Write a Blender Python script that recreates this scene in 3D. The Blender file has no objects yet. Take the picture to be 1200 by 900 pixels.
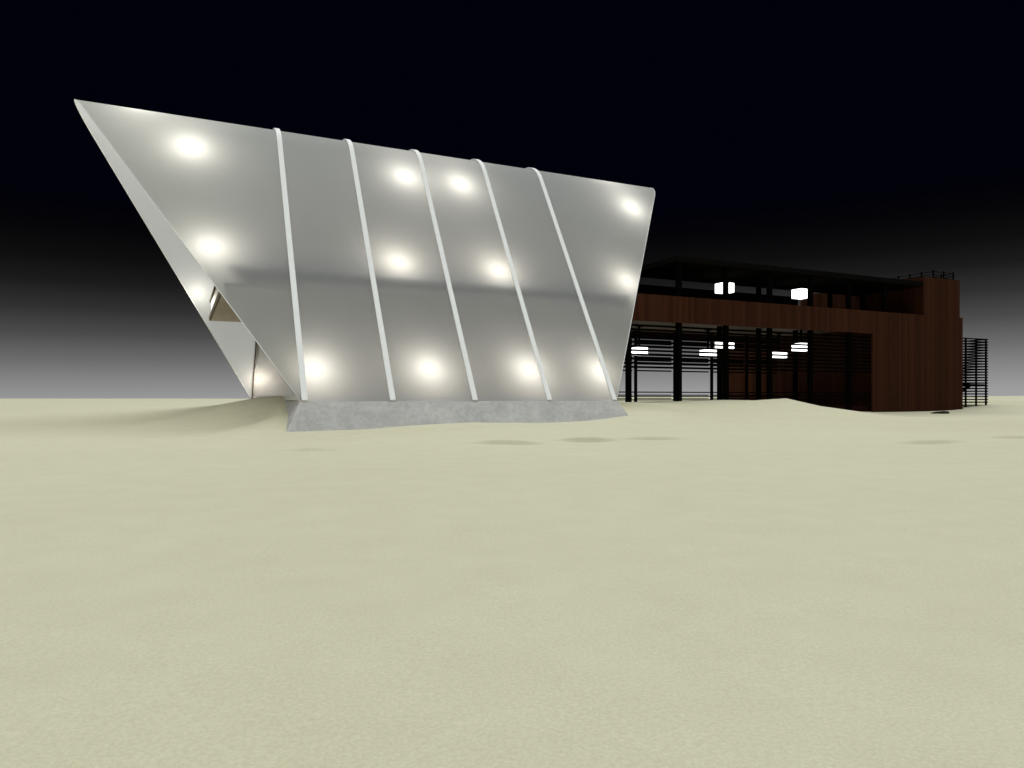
import bpy, math, random
import numpy as np
from mathutils import Vector

random.seed(7)
sc = bpy.context.scene
R = math.radians

# ---------------------------------------------------------------- camera
EYE = 1.65
cam_d = bpy.data.cameras.new("camera")
cam_d.sensor_width = 36.0
cam_d.lens = 830.7 * 36.0 / 1200.0
cam_d.shift_y = 16.0 / 1200.0
cam_d.clip_start = 0.1
cam_d.clip_end = 9000.0
cam = bpy.data.objects.new("camera", cam_d)
cam.location = (0, 0, EYE)
cam.rotation_euler = (R(90), 0, 0)
sc.collection.objects.link(cam)
sc.camera = cam

# ---------------------------------------------------------------- night sky: dark zenith, pale dusty band along the horizon
EXPO = 1.18
K = 2 ** -EXPO
world = bpy.data.worlds.new("World")
sc.world = world
world.use_nodes = True
wn, wl = world.node_tree.nodes, world.node_tree.links
bg = wn["Background"]
tc = wn.new("ShaderNodeTexCoord")
sep = wn.new("ShaderNodeSeparateXYZ")
mr = wn.new("ShaderNodeMapRange")
mr.inputs[1].default_value = 0.0
mr.inputs[2].default_value = 0.25
ramp = wn.new("ShaderNodeValToRGB")
wl.new(tc.outputs["Generated"], sep.inputs[0])
sl = wn.new("ShaderNodeMath")          # the dusty glow stands a little higher towards the right
sl.operation = 'MULTIPLY_ADD'
sl.inputs[1].default_value = -.016
wl.new(sep.outputs[0], sl.inputs[0])
wl.new(sep.outputs[2], sl.inputs[2])
wl.new(sl.outputs[0], mr.inputs[0])
wl.new(mr.outputs[0], ramp.inputs[0])
wl.new(ramp.outputs[0], bg.inputs[0])
bg.inputs[1].default_value = 1.0
stops = [(0.0, .345, .342, .346), (.015, .287, .284, .288), (.055, .147, .145, .146), (.085, .071, .070, .070), (.115, .031, .0305, .0305),
         (.146, .0112, .011, .011), (.175, .0046, .0045, .0048), (.207, .0019, .0019, .0025), (.235, .0006, .0006, .0026), (.25, .0004, .0005, .0032)]
er = ramp.color_ramp.elements
for i, (p, r, g, b) in enumerate(stops):
    e = er[i] if i < 2 else er.new(p / .25)
    e.position = p / .25
    e.color = (r * K, g * K, b * K, 1)

# ---------------------------------------------------------------- broad soft light from straight above
sun_d = bpy.data.lights.new("sun", 'SUN')
sun_d.energy = 1.5
sun_d.angle = R(100)
sun_d.color = (.985, 1.0, .985)
sun = bpy.data.objects.new("sun", sun_d)
sun.rotation_euler = (R(3), R(3), 0)
sun.location = (0, 0, 60)
sc.collection.objects.link(sun)

sc.view_settings.view_transform = 'Standard'
sc.view_settings.look = 'None'
sc.view_settings.exposure = EXPO
sc.view_settings.gamma = 1.0
sc.view_settings.use_curve_mapping = False
sc.cycles.use_denoising = True
sc.cycles.max_bounces = 10
sc.cycles.diffuse_bounces = 6
sc.cycles.transmission_bounces = 8
sc.cycles.sample_clamp_indirect = 6.0


# ================================================================ helpers
class MB:
    def __init__(self):
        self.v, self.f = [], []

    def box(self, x0, x1, y0, y1, z0, z1):
        b = len(self.v)
        self.v += [(x, y, z) for z in (z0, z1) for x, y in ((x0, y0), (x1, y0), (x1, y1), (x0, y1))]
        self.f += [tuple(b + i for i in q) for q in ((3, 2, 1, 0), (4, 5, 6, 7), (0, 1, 5, 4), (1, 2, 6, 5), (2, 3, 7, 6), (3, 0, 4, 7))]
        return self

    def hull8(self, lo, hi):
        """two quads (lower, upper), each counter-clockwise seen from above"""
        b = len(self.v)
        self.v += list(lo) + list(hi)
        self.f += [tuple(b + i for i in q) for q in ((3, 2, 1, 0), (4, 5, 6, 7), (0, 1, 5, 4), (1, 2, 6, 5), (2, 3, 7, 6), (3, 0, 4, 7))]
        return self

    def sweep(self, rings, cap=True):
        b = len(self.v)
        n = len(rings[0])
        for r in rings:
            self.v += [tuple(p) for p in r]
        for i in range(len(rings) - 1):
            for j in range(n):
                a0, a1 = b + i * n + j, b + i * n + (j + 1) % n
                self.f.append((a0, a1, a1 + n, a0 + n))
        if cap:
            self.f.append(tuple(b + j for j in reversed(range(n))))
            self.f.append(tuple(b + (len(rings) - 1) * n + j for j in range(n)))
        return self

    def tube(self, pts, rad, n=8):
        rings = []
        pts = [Vector(p) for p in pts]
        for i, p in enumerate(pts):
            d = (pts[min(i + 1, len(pts) - 1)] - pts[max(i - 1, 0)]).normalized()
            u = d.cross(Vector((0.31, 0.2, 0.93))).normalized()
            w = d.cross(u)
            rings.append([p + rad * (math.cos(2 * math.pi * k / n) * u + math.sin(2 * math.pi * k / n) * w) for k in range(n)])
        return self.sweep(rings)

    def build(self, name, mat, parent=None, smooth=False, bevel=0.0):
        me = bpy.data.meshes.new(name)
        me.from_pydata([tuple(p) for p in self.v], [], self.f)
        me.materials.append(mat)
        if smooth:
            for p in me.polygons:
                p.use_smooth = True
        me.update()
        o = bpy.data.objects.new(name, me)
        sc.collection.objects.link(o)
        if parent:
            o.parent = parent
        if bevel:
            m = o.modifiers.new("bevel", 'BEVEL')
            m.width = bevel
            m.segments = 2
            m.limit_method = 'ANGLE'
        return o


def thing(name, label, cat, loc=(0, 0, 0), rz=0.0, group=None):
    o = bpy.data.objects.new(name, None)
    o.empty_display_size = 0.5
    o.location = loc
    o.rotation_euler = (0, 0, rz)
    tag(o, label, cat, group)
    sc.collection.objects.link(o)
    return o


def tag(o, label, cat, group=None):
    o["label"] = label
    o["category"] = cat
    if group:
        o["group"] = group


def mat_new(name):
    m = bpy.data.materials.new(name)
    m.use_nodes = True
    return m, m.node_tree.nodes, m.node_tree.links


def noise(n, l, vec, scale, detail=4, rough=.55):
    t = n.new("ShaderNodeTexNoise")
    t.inputs["Scale"].default_value = scale
    t.inputs["Detail"].default_value = detail
    t.inputs["Roughness"].default_value = rough
    if vec is not None:
        l.new(vec, t.inputs["Vector"])
    return t


def mapping(n, l, vec, scale):
    mp = n.new("ShaderNodeMapping")
    mp.inputs["Scale"].default_value = scale
    l.new(vec, mp.inputs["Vector"])
    return mp.outputs[0]


def rampc(n, l, fac, stops):
    r = n.new("ShaderNodeValToRGB")
    e = r.color_ramp.elements
    for i, (p, c) in enumerate(stops):
        k = e[i] if i < 2 else e.new(p)
        k.position = p
        k.color = (*c, 1)
    l.new(fac, r.inputs[0])
    return r.outputs[0]


def bump(n, l, h, strength, dist, bsdf):
    b = n.new("ShaderNodeBump")
    b.inputs["Strength"].default_value = strength
    b.inputs["Distance"].default_value = dist
    l.new(h, b.inputs["Height"])
    l.new(b.outputs[0], bsdf.inputs["Normal"])


def mix(n, l, fac, a, b, mode='MIX'):
    m = n.new("ShaderNodeMix")
    m.data_type = 'RGBA'
    m.blend_type = mode
    for s, v in ((0, fac), (6, a), (7, b)):
        if isinstance(v, (int, float)):
            m.inputs[s].default_value = v
        elif isinstance(v, tuple):
            m.inputs[s].default_value = (*v, 1)
        else:
            l.new(v, m.inputs[s])
    return m.outputs[2]


def plain(name, c, rough=.6, spec=.3, var=.15, scale=3.0):
    m, n, l = mat_new(name)
    b = n["Principled BSDF"]
    t = n.new("ShaderNodeTexCoord")
    nz = noise(n, l, t.outputs["Object"], scale, 5)
    col = rampc(n, l, nz.outputs[0], [(.3, tuple(x * (1 - var) for x in c)), (.7, tuple(x * (1 + var) for x in c))])
    l.new(col, b.inputs["Base Color"])
    b.inputs["Roughness"].default_value = rough
    b.inputs["Specular IOR Level"].default_value = spec
    return m


def make_sand():
    m, n, l = mat_new("sand")
    b = n["Principled BSDF"]
    t = n.new("ShaderNodeTexCoord")
    v = t.outputs["Object"]
    big = noise(n, l, v, .035, 5, .6)
    col = rampc(n, l, big.outputs[0], [(.30, (.522, .508, .368)), (.70, (.580, .571, .437))])
    mid = noise(n, l, v, 1.3, 5, .6)
    col = mix(n, l, 1.0, col, rampc(n, l, mid.outputs[0], [(.3, (.965, .962, .95)), (.7, (1.02, 1.02, 1.02))]), 'MULTIPLY')
    fine = noise(n, l, v, 42, 3, .75)
    col = mix(n, l, 1.0, col, rampc(n, l, fine.outputs[0], [(.3, (.885, .88, .85)), (.7, (1.07, 1.07, 1.085))]), 'MULTIPLY')
    l.new(col, b.inputs["Base Color"])
    b.inputs["Roughness"].default_value = .95
    b.inputs["Specular IOR Level"].default_value = .05
    grain = noise(n, l, v, 62, 4, .75)
    bump(n, l, grain.outputs[0], .25, .012, b)
    return m


def make_wood(name, dark, light, board=.34, gloss=.75):
    m, n, l = mat_new(name)
    b = n["Principled BSDF"]
    t = n.new("ShaderNodeTexCoord")
    s = n.new("ShaderNodeSeparateXYZ")
    l.new(t.outputs["Object"], s.inputs[0])
    add = n.new("ShaderNodeMath")
    l.new(s.outputs[0], add.inputs[0])
    l.new(s.outputs[1], add.inputs[1])
    dv = n.new("ShaderNodeMath"); dv.operation = 'DIVIDE'
    l.new(add.outputs[0], dv.inputs[0]); dv.inputs[1].default_value = board
    fl = n.new("ShaderNodeMath"); fl.operation = 'FLOOR'
    l.new(dv.outputs[0], fl.inputs[0])
    fr = n.new("ShaderNodeMath"); fr.operation = 'FRACT'
    l.new(dv.outputs[0], fr.inputs[0])
    wnz = n.new("ShaderNodeTexWhiteNoise"); wnz.noise_dimensions = '1D'
    l.new(fl.outputs[0], wnz.inputs["W"])
    grain = noise(n, l, mapping(n, l, t.outputs["Object"], (7, 7, .35)), 1.0, 6, .65)
    av = n.new("ShaderNodeMath"); av.operation = 'MULTIPLY_ADD'
    l.new(wnz.outputs[0], av.inputs[0]); av.inputs[1].default_value = .45
    gm = n.new("ShaderNodeMath"); gm.operation = 'MULTIPLY'
    l.new(grain.outputs[0], gm.inputs[0]); gm.inputs[1].default_value = .6
    l.new(gm.outputs[0], av.inputs[2])
    col = rampc(n, l, av.outputs[0], [(.05, dark), (.95, light)])
    gap = rampc(n, l, fr.outputs[0], [(.0, (.35, .35, .35)), (.06, (1, 1, 1)), (.94, (1, 1, 1)), (1.0, (.35, .35, .35))])
    col = mix(n, l, 1.0, col, gap, 'MULTIPLY')
    l.new(col, b.inputs["Base Color"])
    b.inputs["Roughness"].default_value = gloss
    b.inputs["Specular IOR Level"].default_value = .03
    gh = n.new("ShaderNodeRGBToBW")
    l.new(gap, gh.inputs[0])
    bump(n, l, gh.outputs[0], .6, .02, b)
    return m


def make_concrete():
    m, n, l = mat_new("concrete")
    b = n["Principled BSDF"]
    t = n.new("ShaderNodeTexCoord")
    v = t.outputs["Object"]
    a = noise(n, l, v, .9, 6, .62)
    c = noise(n, l, v, 4.5, 5, .6)
    col = rampc(n, l, a.outputs[0], [(.3, (.40, .40, .395)), (.7, (.53, .53, .52))])
    col = mix(n, l, 1.0, col, rampc(n, l, c.outputs[0], [(.35, (.88, .88, .88)), (.65, (1.05, 1.05, 1.05))]), 'MULTIPLY')
    l.new(col, b.inputs["Base Color"])
    b.inputs["Roughness"].default_value = .85
    bump(n, l, c.outputs[0], .2, .02, b)
    return m


def make_membrane(name, outer, inner, trans, frac):
    """grey woven outer face, inner face coloured paler to strengthen the lamp glow; light passes through both"""
    m, n, l = mat_new(name)
    n.remove(n["Principled BSDF"])
    t = n.new("ShaderNodeTexCoord")
    nz = noise(n, l, t.outputs["Object"], .6, 4)
    cr = rampc(n, l, nz.outputs[0], [(.3, tuple(x * .97 for x in outer)), (.7, tuple(x * 1.03 for x in outer))])
    geo = n.new("ShaderNodeNewGeometry")
    cr = mix(n, l, geo.outputs["Backfacing"], cr, inner)  # inside colour lightened so pools of lamp light show brighter there
    d = n.new("ShaderNodeBsdfDiffuse")
    l.new(cr, d.inputs[0])
    tr = n.new("ShaderNodeBsdfTranslucent")
    tr.inputs[0].default_value = (*trans, 1)
    mx = n.new("ShaderNodeMixShader")
    mx.inputs[0].default_value = frac
    l.new(d.outputs[0], mx.inputs[1])
    l.new(tr.outputs[0], mx.inputs[2])
    l.new(mx.outputs[0], n["Material Output"].inputs[0])
    return m


def make_emit(name, c, strength):
    m, n, l = mat_new(name)
    b = n["Principled BSDF"]
    b.inputs["Base Color"].default_value = (.8, .8, .8, 1)
    b.inputs["Emission Color"].default_value = (*c, 1)
    b.inputs["Emission Strength"].default_value = strength
    return m


def make_glass():
    m, n, l = mat_new("tinted_glass")
    n.remove(n["Principled BSDF"])
    t = n.new("ShaderNodeBsdfTransparent")
    t.inputs[0].default_value = (.74, .725, .71, 1)
    g = n.new("ShaderNodeBsdfGlossy")
    g.inputs["Roughness"].default_value = .05
    mx = n.new("ShaderNodeMixShader")
    mx.inputs[0].default_value = .05
    l.new(t.outputs[0], mx.inputs[1])
    l.new(g.outputs[0], mx.inputs[2])
    l.new(mx.outputs[0], n["Material Output"].inputs[0])
    return m


M = dict(
    sand=make_sand(),
    concrete=make_concrete(),
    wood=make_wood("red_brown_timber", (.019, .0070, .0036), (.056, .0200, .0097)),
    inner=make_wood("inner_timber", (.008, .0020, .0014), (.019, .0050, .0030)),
    black=plain("black_timber", (.0022, .0021, .002), .9, .0, .3),
    roof=plain("dark_roof", (.0050, .0046, .004), .9, .0, .2),
    soffit=plain("soffit", (.12, .092, .072), .8, .1, .12),
    slab=plain("slab_concrete", (.38, .33, .27), .8, .15, .12),
    trim=plain("brown_trim", (.10, .075, .055), .7, .1, .1),
    white=plain("white_paint", (.80, .82, .825), .5, .3, .02),
    skin=make_membrane("translucent_membrane", (.325, .350, .380), (.67, .68, .69), (.635, .652, .665), .60),
    glass=make_glass(),
    lantern=make_emit("lantern_glow", (1, .985, .97), 1.6),
    rock=plain("dark_rock", (.030, .026, .020), .9, .1, .4, 6),
)

# ================================================================ frames of the two buildings (both share one axis)
TH = R(25.224)
AX = Vector((math.cos(TH), math.sin(TH), 0))
PX = Vector((-math.sin(TH), math.cos(TH), 0))
TENT_O = Vector((-10.114, 34.0, 1.4654))
HALL_O = Vector((10.337, 62.0, 0.0))


def hall(a, p, z=0.0):
    return HALL_O + a * AX + p * PX + Vector((0, 0, z))


# ================================================================ ground
def make_ground():
    ctl = [(-10.25, 33.0, 0.06), (-9.06, 34.2, 0.21), (-7.88, 35.4, 0.33), (-3.69, 38.3, 0.59), (-0.95, 39.6, 0.53), (1.97, 41, 0.47), (4.6, 42.5, 0.63),
           (6.96, 43.8, 1.02), (10.03, 49, 1.24), (18.06, 60, 1.27), (21.3, 61, 1.41), (23.96, 62, 1.58), (27.52, 63.5, 0.92), (31.3, 65, 0.09),
           (36.15, 71, -0.02), (41.53, 75, 0.04), (50.75, 80, 0.21), (56.12, 84, 0.69), (-15.01, 43, 1.70), (-13.36, 40.5, 1.74), (-11.9, 37.9, 1.35), (-14.2, 42.5, 1.72), (-17.37, 47, 1.54),
           (-18.15, 45, 1.22), (-19.07, 44, 0.88), (-20.71, 43, 0.46), (-11.1, 34.8, 0.73), (-12.1, 37.5, 1.29), (-13.18, 36.5, 0.42),
           (-15.38, 36.5, 0.29), (76.14, 110, 0.99), (10.5, 62, 1.16), (4, 52, 1.1), (-5, 48, 1.0), (-9, 41, .9), (-2, 60, 1.0), (14, 76, 1.15), (28, 82, 1.1), (24, 72, 1.0), (33, 77, .5),
           (-26, 46, .35), (-28, 40, .2), (-35, 52, .4), (22, 52, .35), (12, 46, .55), (30, 55, .05), (14, 40, .1), (24, 44, 0), (36, 60, 0), (48, 66, 0), (60, 72, .1), (0, 36, .12), (-6, 31, -.02)]
    for x in (-40, -20, 0, 20, 40):
        for y in (-8, 6, 18, 28):
            ctl.append((x * .9, y, 0.0))
    for x in (-90, -60, 60, 90, 130):
        for y in (0, 30, 60):
            ctl.append((x, y, 0.15 if y == 60 else 0))
    for x in (-120, -60, -25, 0, 25, 55, 90, 140):
        ctl.append((x, 110, 1.05))
        ctl.append((x, 150, 1.25))
    c = np.array(ctl)
    c[:, :2] /= 20.0

    def phi(r2):
        return np.where(r2 > 1e-12, .5 * r2 * np.log(np.maximum(r2, 1e-12)), 0)
    n = len(c)
    d2 = ((c[:, None, :2] - c[None, :, :2]) ** 2).sum(-1)
    Km = phi(d2) + np.eye(n) * 1e-4
    Pm = np.c_[np.ones(n), c[:, :2]]
    Am = np.block([[Km, Pm], [Pm.T, np.zeros((3, 3))]])
    w = np.linalg.solve(Am, np.r_[c[:, 2], np.zeros(3)])

    def axis(segs):
        out = [segs[0][0]]
        for a, b, s in segs:
            k = max(1, int(round((b - a) / s)))
            out += list(np.linspace(a, b, k + 1)[1:])
        return np.array(out)

    def far(a, b, k):
        return list(np.geomspace(a, b, k))
    xs = np.r_[[-x for x in reversed(far(46, 4000, 26))], axis([(-45, -26, .6), (-26, 32, .2), (32, 70, .45)]), far(71, 4000, 24)]
    ys = np.r_[[-x for x in reversed(far(9, 400, 9))], axis([(-8, 2, .8), (2, 21.5, .3), (21.5, 22.6, .15), (22.6, 29.8, .06), (29.8, 31, .15), (31, 52, .22), (52, 90, .4), (90, 130, 1.2)]), far(132, 5000, 26)]
    X, Y = np.meshgrid(xs, ys)
    q = np.c_[X.ravel(), Y.ravel()] / 20.0
    z = np.zeros(len(q))
    inside = (np.abs(q[:, 0]) < 7.0) & (q[:, 1] > -.6) & (q[:, 1] < 7.6)
    idx = np.where(inside)[0]
    for ch in np.array_split(idx, 40):
        dd = ((q[ch, None, :] - c[None, :, :2]) ** 2).sum(-1)
        z[ch] = phi(dd) @ w[:n] + w[n] + q[ch] @ w[n + 1:]
    z = z.reshape(X.shape)
    # far plain: gentle rise, a touch higher to the right
    side = np.clip((X / np.maximum(Y, 1) + .72) / 1.45, 0, 1)
    farz = 1.0 + .5 * side + (-.35 + 1.45 * side) * np.clip((Y - 120) / 180, 0, 1) + .10 * np.sin(X * .021) + .06 * np.sin(X * .071 + Y * .01)
    farz = np.where(Y > 0, farz, .1) * np.clip(Y / 110, 0, 1)
    fx = np.clip((np.abs(X) - 100) / 35, 0, 1)
    fy = np.clip((Y - 105) / 42, 0, 1)
    f = np.maximum(np.maximum(fx * fx * (3 - 2 * fx), fy * fy * (3 - 2 * fy)), (Y < -9) * 1.0)
    z = z * (1 - f) + farz * f
    z = np.where(Y > 330, z - (Y - 330) * .0032, z)
    # soft swells of wind-blown sand
    amp = np.clip((60 - Y) / 30, 0, 1) * np.clip((Y + 6) / 8, 0, 1)
    sw = .028 * np.sin(.55 * X + .9 * np.sin(.23 * Y)) * np.sin(.42 * Y + .7 * np.sin(.31 * X)) + .012 * np.sin(1.7 * X + 1.1 * Y + np.sin(.6 * X)) * np.sin(1.3 * Y - .5 * X)
    z += sw * amp
    # crest of the dune in front of the hall: sharpen
    ax_, ay_ = 23.96, 62.0
    dx = X - ax_
    dy = Y - ay_ - .36 * dx
    z = z - .30 * np.exp(-(dx / 4.5) ** 2 - (dy / 4.5) ** 2)
    tent_ = 1.62 - np.where(dx < 0, -.055 * dx, .195 * dx) - .13 * np.sqrt(dy * dy + .03)
    k_ = .03
    tent_ = np.where((np.abs(dx) < 14) & (np.abs(dy) < 12), tent_, -5)
    mxx = np.maximum(z, tent_)
    z = mxx + k_ * np.log(np.exp((z - mxx) / k_) + np.exp((tent_ - mxx) / k_))
    # shallow scoops left by the wind
    for (px_, py_, rx, ry, dp) in ((-6.6, 23.2, .95, .42, .10), (-.1, 25.6, 1.15, .5, .17), (2.95, 27.8, 1.0, .5, .20), (5.8, 29.0, 1.2, .45, .14), (15.6, 26.4, 1.25, .5, .15), (21.0, 29.2, 1.4, .5, .15)):
        u = (X - px_) / rx
        d = Y - py_ - .12 * ry * np.sin(2.3 * u)
        st = 1 / (1 + np.exp(-np.clip(d / .022, -40, 40)))
        z += .78 * dp * np.exp(-np.abs(u / 1.15) ** 2.6) * (st * np.exp(-np.maximum(d, 0) / 1.1) - .75 * (1 - st) * np.exp(np.minimum(d, 0) / .55))
    verts = np.c_[X.ravel(), Y.ravel(), z.ravel()]
    nx, ny = len(xs), len(ys)
    i = np.arange(nx * ny).reshape(ny, nx)
    faces = np.stack([i[:-1, :-1], i[:-1, 1:], i[1:, 1:], i[1:, :-1]], -1).reshape(-1, 4)
    me = bpy.data.meshes.new("ground")
    me.from_pydata(verts.tolist(), [], faces.tolist())
    me.materials.append(M['sand'])
    for p in me.polygons:
        p.use_smooth = True
    o = bpy.data.objects.new("ground", me)
    o["kind"] = "structure"
    sc.collection.objects.link(o)
    return xs, ys, z


GX, GY, GZ = make_ground()


def ground_z(x, y):
    i = int(np.clip(np.searchsorted(GX, x), 1, len(GX) - 1))
    j = int(np.clip(np.searchsorted(GY, y), 1, len(GY) - 1))
    u = (x - GX[i - 1]) / (GX[i] - GX[i - 1])
    v = (y - GY[j - 1]) / (GY[j] - GY[j - 1])
    return float((GZ[j - 1, i - 1] * (1 - u) + GZ[j - 1, i] * u) * (1 - v) + (GZ[j, i - 1] * (1 - u) + GZ[j, i] * u) * v)


# ================================================================ luminous tent-like building
L = 4 * 4.491          # length at the foot
AH = 11.50             # foot to ridge, near side
W = 25.2               # whole width at the foot
HS = 19.12             # height of the sharp (unrounded) ridge
HT = 16.86
OL, OR_ = -10.607, 10.5


def section(off=0.0, nst=14, narc=18, r=2.75):
    """cross-section points (y, z, ny, nz) from the near foot over the rounded ridge to the far foot"""
    u1 = Vector((AH, HS)).normalized()
    u2 = Vector((W - AH, -HS)).normalized()
    n1 = Vector((-u1.y, u1.x))
    n2 = Vector((-u2.y, u2.x))
    if n2.y < 0:
        n2 = -n2
    apex = Vector((AH, HS))
    bis = (n1 + n2).normalized()
    half = math.acos(max(-1, min(1, (-u1).dot(u2)))) / 2
    cen = apex - bis * (r / math.sin(half))
    t1 = cen + n1 * r
    t2 = cen + n2 * r
    pts = []
    for i in range(nst):
        p = t1 * (i / nst)
        pts.append((p, n1))
    a1 = math.atan2(n1.y, n1.x)
    a2 = math.atan2(n2.y, n2.x)
    for i in range(narc + 1):
        a = a1 + (a2 - a1) * i / narc
        nn = Vector((math.cos(a), math.sin(a)))
        pts.append((cen + nn * r, nn))
    end = Vector((W, 0))
    for i in range(1, nst + 1):
        p = t2 + (end - t2) * (i / nst)
        pts.append((p, n2))
    return [(p.x + off * nn.x, p.y + off * nn.y, nn.x, nn.y) for p, nn in pts]


tent = thing("luminous_pavilion", "big pale translucent wedge-shaped tent building glowing from inside, with white ribs", "building", TENT_O, TH)

m = MB()
sec = section()
nx = 36
for (y, z, _, _) in sec:
    x0, x1 = OL * z / HT, L + OR_ * z / HT
    for i in range(nx + 1):
        m.v.append((x0 + (x1 - x0) * i / nx, y, z))
for j in range(len(sec) - 1):
    for i in range(nx):
        a = j * (nx + 1) + i
        m.f.append((a, a + 1, a + nx + 2, a + nx + 1))
m.build("membrane", M['skin'], tent, smooth=True)

# ribs running from foot to foot over the ridge
for k in range(5):
    xc = k * 4.491 + (.16 if k == 0 else (-.16 if k == 4 else 0))
    rings = []
    for (y, z, ny, nz) in section(nst=8, narc=16):
        w = .148
        rings.append([(xc - w, y + .02 * ny, z + .02 * nz), (xc + w, y + .02 * ny, z + .02 * nz), (xc + w, y + .13 * ny, z + .13 * nz), (xc - w, y + .13 * ny, z + .13 * nz)])
    MB().sweep(rings).build("rib", M['white'], tent, bevel=.02)

# edge beads on both raking ends
for o_, base in ((OL, 0.0), (OR_, L)):
    MB().tube([(base + o_ * z / HT, y, z) for (y, z, _, _) in section(nst=6, narc=14)], .022, 6).build("edge_bead", M['white'], tent, smooth=True)

# battered concrete plinth
fl = .62
zb = -2.4
e = .06
fx0, fx1 = .53, .46
m = MB().hull8([(-e + fx0 * zb, -e + fl * zb, zb), (L + e - fx1 * zb, -e + fl * zb, zb), (L + e - fx1 * zb, W + e - fl * zb, zb), (-e + fx0 * zb, W + e - fl * zb, zb)],
               [(-e, -e, -.004), (L + e, -e, -.004), (L + e, W + e, -.004), (-e, W + e, -.004)])
m.build("plinth", M['concrete'], tent, bevel=.02)

# upper floor: runs the whole length, its long sides touching the leaning walls at the top
SZ0, SZ1 = 5.75, 7.1
sx0, sx1 = -3.15, 22.2
sy0 = AH * SZ1 / HS + .58
sy1 = W - (W - AH) * SZ1 / HS - .12
MB().box(sx0, 21.85, sy0, sy1, SZ0 + .35, SZ1).build("floor_slab", M['slab'], tent)
MB().box(sx0 - .05, 21.25, AH * (SZ0 + .3) / HS + .12, W - (W - AH) * (SZ0 + .3) / HS - .12, SZ0, SZ0 + .346).build("floor_soffit", M['slab'], tent)
MB().box(sx0 - .16, sx0 - .056, AH * (SZ0 + .3) / HS + .14, W - (W - AH) * (SZ0 + .3) / HS - .14, SZ0 + .01, SZ0 + .34).build("edge_trim", M['trim'], tent)
MB().box(sx0 - .06, sx0 - .004, sy0 + .1, sy1 - .05, SZ0 + .36, SZ1 - .10).build("fascia_panel", M['white'], tent)
MB().box(sx0 - .16, sx0 - .062, sy0 + .05, sy1 - .05, SZ1 - .12, SZ1 + .03).build("edge_trim", M['trim'], tent)

# ground-floor end walls: tinted glass with a slim brown frame against the far wall
for xe in (.10, L - .10):
    zt = SZ0 - .01
    yn, yf = AH * zt / HS, W - (W - AH) * zt / HS
    b = MB()
    b.hull8([(xe - .015, .05, .06), (xe + .015, .05, .06), (xe + .015, W - .05, .06), (xe - .015, W - .05, .06)],
            [(xe - .015, yn + .05, zt), (xe + .015, yn + .05, zt), (xe + .015, yf - .05, zt), (xe - .015, yf - .05, zt)])
    pn = b.build("end_glazing", M['glass'], tent)
    MB().box(xe - .05, xe + .05, .3, W - .3, .05, .30).build("sill", M['white'], pn)
    MB().tube([(xe - .08, W - .14, .02), (xe - .08, yf - .14, zt - .03)], .05, 6).build("frame", M['trim'], pn)
MB().box(.2, L - .2, .25, W - .25, 0.0, .05).build("ground_floor", M['slab'], tent)


def glow(name, x, y, z, watts, rad=.34):
    d = bpy.data.lights.new(name, 'POINT')
    d.energy = watts
    d.shadow_soft_size = rad
    d.color = (1.0, .93, .795)
    o = bpy.data.objects.new(name, d)
    o.location = (x, y, z)
    o.parent = tent
    sc.collection.objects.link(o)
    return o


LAMP_W = 64.0
un = Vector((0, HS, -AH)).normalized()   # inward normal of the near wall
for (x, z, s) in ((-4.7, 14.25, 1.35), (-3.79, 7.99, 1.15), (.75, 1.63, 1.15), (7.72, 14.25, 1.2), (11.49, 14.25, 1.2), (6.2, 7.98, 1), (12.54, 8.01, 1),
                  (6.78, 1.74, 1.12), (12.72, 1.79, 1.12), (17.58, 1.77, 1.12), (25.0, 14.25, 1.25), (22.08, 8.03, 1)):
    p = Vector((x, AH * z / HS, z)) + un * 1.2
    glow("wall_lamp_light", p.x, p.y, p.z, LAMP_W * s)
for (x, s) in ((-7.4, 2.4), (24.0, 1.5)):   # two up in the ridge
    glow("ridge_lamp_light", x, AH + .1, 15.95, LAMP_W * s * .5)
uf = Vector((0, -HS, -(W - AH))).normalized()   # inward normal of the far wall
for (x, z, s) in ((-4.1, 7.6, .9), (.45, 1.65, 2.2)):
    p = Vector((x, W - (W - AH) * z / HS, z)) + uf * 1.0
    glow("far_wall_lamp_light", p.x, p.y, p.z, LAMP_W * s)

# ================================================================ dark timber hall
hall_t = thing("timber_hall", "long dark timber building on columns with a flat-roofed upper storey, right of the glowing tent", "building", HALL_O, TH)
BAY = 5.5
Z = lambda h: h + EYE
FB, FT = Z(6.78), Z(9.16)
JX = 30.75            # right jamb of the open ground floor
SX = 33.25            # inner side wall
BX0, BX1, LX1 = 38.86, 45.17, 45.71
DP = 15.6

MB().box(-BAY - .3, JX, -.12, .04, FB, FT).build("fascia", M['wood'], hall_t)
MB().box(JX, SX, -.12, .10, -1.2, FT).build("front_cladding", M['wood'], hall_t)
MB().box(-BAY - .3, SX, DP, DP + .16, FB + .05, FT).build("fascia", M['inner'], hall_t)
MB().box(-BAY - .3, -BAY - .14, .04, DP, FB, FT).build("fascia", M['wood'], hall_t)
MB().box(SX, LX1, -.12, 26.0, -1.2, FT).build("lower_block", M['wood'], hall_t)
MB().box(BX0, BX1, -.115, 17.0, FT, Z(13.42)).build("upper_block", M['wood'], hall_t)
MB().box(-BAY - .13, SX - .003, .05, DP - .01, Z(7.62), FT - .2).build("deck", M['soffit'], hall_t)
MB().box(-BAY - .1, SX - .004, .06, DP - .02, FT - .196, FT - .12).build("deck_boards", M['black'], hall_t)
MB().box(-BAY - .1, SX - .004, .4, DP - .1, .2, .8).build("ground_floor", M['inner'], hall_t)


def column(i, p, w, z0, z1):
    x = i * BAY + (.22 if p > 14 else 0)
    MB().box(x - w / 2, x + w / 2, p, p + w, z0, z1).build("column", M['black'], hall_t)


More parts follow.
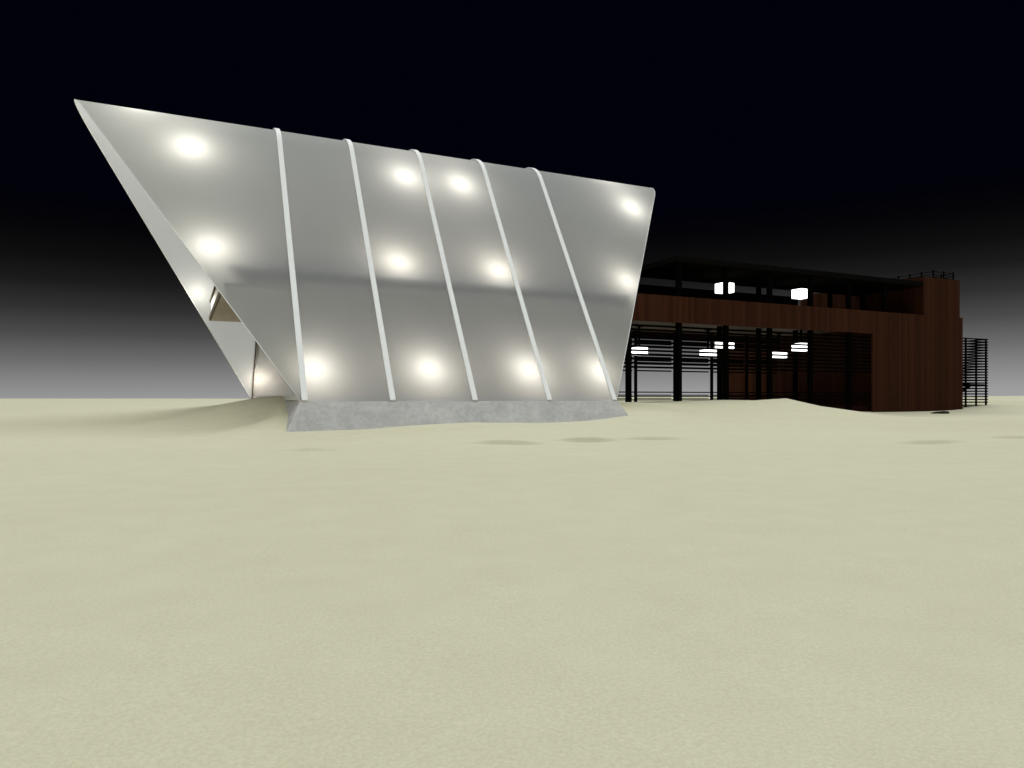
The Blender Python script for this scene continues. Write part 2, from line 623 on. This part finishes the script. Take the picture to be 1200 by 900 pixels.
RU = Z(12.33)
for i in (-1, 0):
    column(i, .06, .40, 0, Z(7.62))
for i in range(1, 6):
    column(i, .06, .40, 0, RU)
column(6, .06, .40, FT - .12, RU)
for i in (-1, 0):
    column(i, 7.1, .40, .3, Z(7.62))
column(1, 7.1, .40, FT - .12, RU)
for i in range(2, 6):
    column(i, 7.1, .40, .3, RU)
for i in (6, 7):
    column(i, 7.1, .40, FT - .12, RU)
for i in range(-1, 7):
    if i < 6:
        column(i, 15.0, .27, .2, Z(7.62))


def louvre(x0, x1, p, zs, t=.185, name="louvre_screen"):
    b = MB()
    for z in zs:
        b.box(x0, x1, p, p + .05, z - t / 2, z + t / 2)
    b.build(name, M['black'], hall_t)


fz = [Z(6.41) - .37 * k for k in range(11)]
fr = [Z(.49), Z(.12), Z(-.2)]
bz = [Z(6.55) - .385 * k for k in range(10)]
br = [Z(.62), Z(.3), Z(-.08)]
for i in range(-1, 6):
    x0 = i * BAY + .2
    x1 = min((i + 1) * BAY - .2, SX - .02)
    louvre(x0, x1, .24, fz)
    louvre(x0, x1, 15.2, bz, .16)
    louvre(x0, x1, .24, fr, .10, "rail_screen")
    louvre(x0, x1, 15.2, br, .10, "rail_screen")

# upper storey: flat roof, dark back screen
MB().box(5.0, BX0 - .003, -.10, 8.4, RU, Z(12.84)).build("roof", M['roof'], hall_t, bevel=.03)
MB().box(5.2, 27.7, 7.52, 7.62, FT - .1, Z(11.45)).build("back_screen", M['black'], hall_t)

# railing on the tower roof
rl = MB()
rx0, rp0 = 41.45, .5
top = Z(14.3)
base = Z(13.42)
rail = MB()
for z in (top - .04, top - .36, top - .68):
    rail.box(rx0, BX1 - .15, rp0 - .03, rp0 + .03, z - .03, z + .03)
    rail.box(rx0 - .03, rx0 + .03, rp0 + .03, rp0 + 7.1, z - .03, z + .03)
    rail.box(BX1 - .21, BX1 - .15, rp0 + .03, rp0 + 7.1, z - .03, z + .03)
rr = rail.build("railing", M['black'], hall_t)
for (x, p) in [(rx0, rp0), (rx0 + 1.8, rp0), (BX1 - .18, rp0)] + [(rx0, rp0 + 1.42 * k) for k in range(1, 6)] + [(BX1 - .18, rp0 + 1.42 * k) for k in range(1, 6)]:
    MB().box(x - .06, x + .06, p - .06, p + .06, base, top + .12).build("post", M['black'], rr)

# ================================================================ slatted stair cage at the right end of the hall
cage = thing("stair_cage", "black slatted open stair cage standing against the right end of the timber hall", "stair tower", hall(LX1 + .1, .8), TH)
cw, cd = 5.72, 4.6
ct = Z(7.0)
for (x, y) in ((0.1, 0), (1.9, 0), (3.85, 0), (cw, 0), (cw, cd), (2.9, cd), (.1, cd)):
    MB().box(x - .08, x + .08, y - .08, y + .08, .2, ct).build("post", M['black'], cage)
for kind in range(3):
    b = MB()
    z = ct - .06
    while z > .95:
        if kind == 0:
            b.box(-.02, cw + .2, -.14, -.084, z - .07, z + .07)
        elif kind == 1:
            b.box(cw + .084, cw + .14, -.08, cd + .12, z - .07, z + .07)
        z -= .325
    if kind < 2:
        b.build("slat_screen", M['black'], cage)
MB().box(-.05, cw + .1, .2, cd - .2, 3.02, 3.26).build("landing", M['black'], cage)
st = MB()
for y in (.6, 2.0):
    st.hull8([(-.05, y, 1.35), (.35, y, 1.35), (.35, y + .12, 1.35), (-.05, y + .12, 1.35)], [(3.3, y, 3.0), (3.9, y, 3.0), (3.9, y + .12, 3.0), (3.3, y + .12, 3.0)])
for k in range(9):
    st.box(.1 + k * .4, .5 + k * .4, .6, 2.1, 1.4 + k * .18, 1.45 + k * .18)
st.build("stair_flight", M['black'], cage)

# ================================================================ box lanterns
def lantern(a, p, zc, zceil, label, hh=.47):
    t = thing("box_lantern", label, "lantern", hall(a, p, zc), TH, "white box lanterns in the timber hall")
    MB().box(-.68, .68, -.64, .64, -hh, hh).build("lamp_shade", M['lantern'], t, bevel=.03)
    h = MB().box(-.09, .09, -.09, .09, hh + .02, zceil - zc - .06)
    h.box(-.3, .3, -.3, .3, zceil - zc - .06, zceil - zc - .004)
    h.box(-.5, .5, -.5, .5, hh + .004, hh + .06)
    h.build("hanger", M['black'], t)


lantern(13.9, 3.65, Z(11.0), RU, "white box lantern under the upper roof, the left one of the two up there")
lantern(24.4, 3.65, Z(11.08), RU, "white box lantern under the upper roof, right one of the two up there")
lantern(13.9, 3.65, Z(5.28), Z(7.62), "white box lantern behind the ground-floor slats, straight below the left upper lantern", .40)
lantern(24.4, 3.65, Z(5.38), Z(7.62), "white box lantern behind the ground-floor slats, straight below the right upper lantern", .40)
lantern(8.9, 11.2, Z(4.95), Z(7.62), "white box lantern behind the slats, nearest to the glowing tent", .40)
lantern(18.3, 11.2, Z(4.97), Z(7.62), "white box lantern in the open bay, close left of and below a bigger-looking one", .40)
lantern(29.0, 11.2, Z(5.13), Z(7.62), "small-looking white box lantern before the red inner wall, half hidden by a column", .40)

# ================================================================ half-buried dark stone
def rock(x, y, label):
    g = MB()
    rings = []
    rnd = random.Random(3)
    for i in range(1, 7):
        a = math.pi * i / 7
        rings.append([Vector((.95 * math.sin(a) * math.cos(b) * rnd.uniform(.8, 1.1), .5 * math.sin(a) * math.sin(b) * rnd.uniform(.8, 1.1), .22 * math.cos(a) * rnd.uniform(.8, 1.1) + .05 * math.cos(b))) for b in [2 * math.pi * k / 11 for k in range(11)]])
    o = g.sweep(rings).build("rock", M['rock'])
    o.location = (x, y, ground_z(x, y) + .05)
    tag(o, label, "rock")


rock(44.7, 74.0, "flat dark stone half buried in the sand in front of the timber hall")
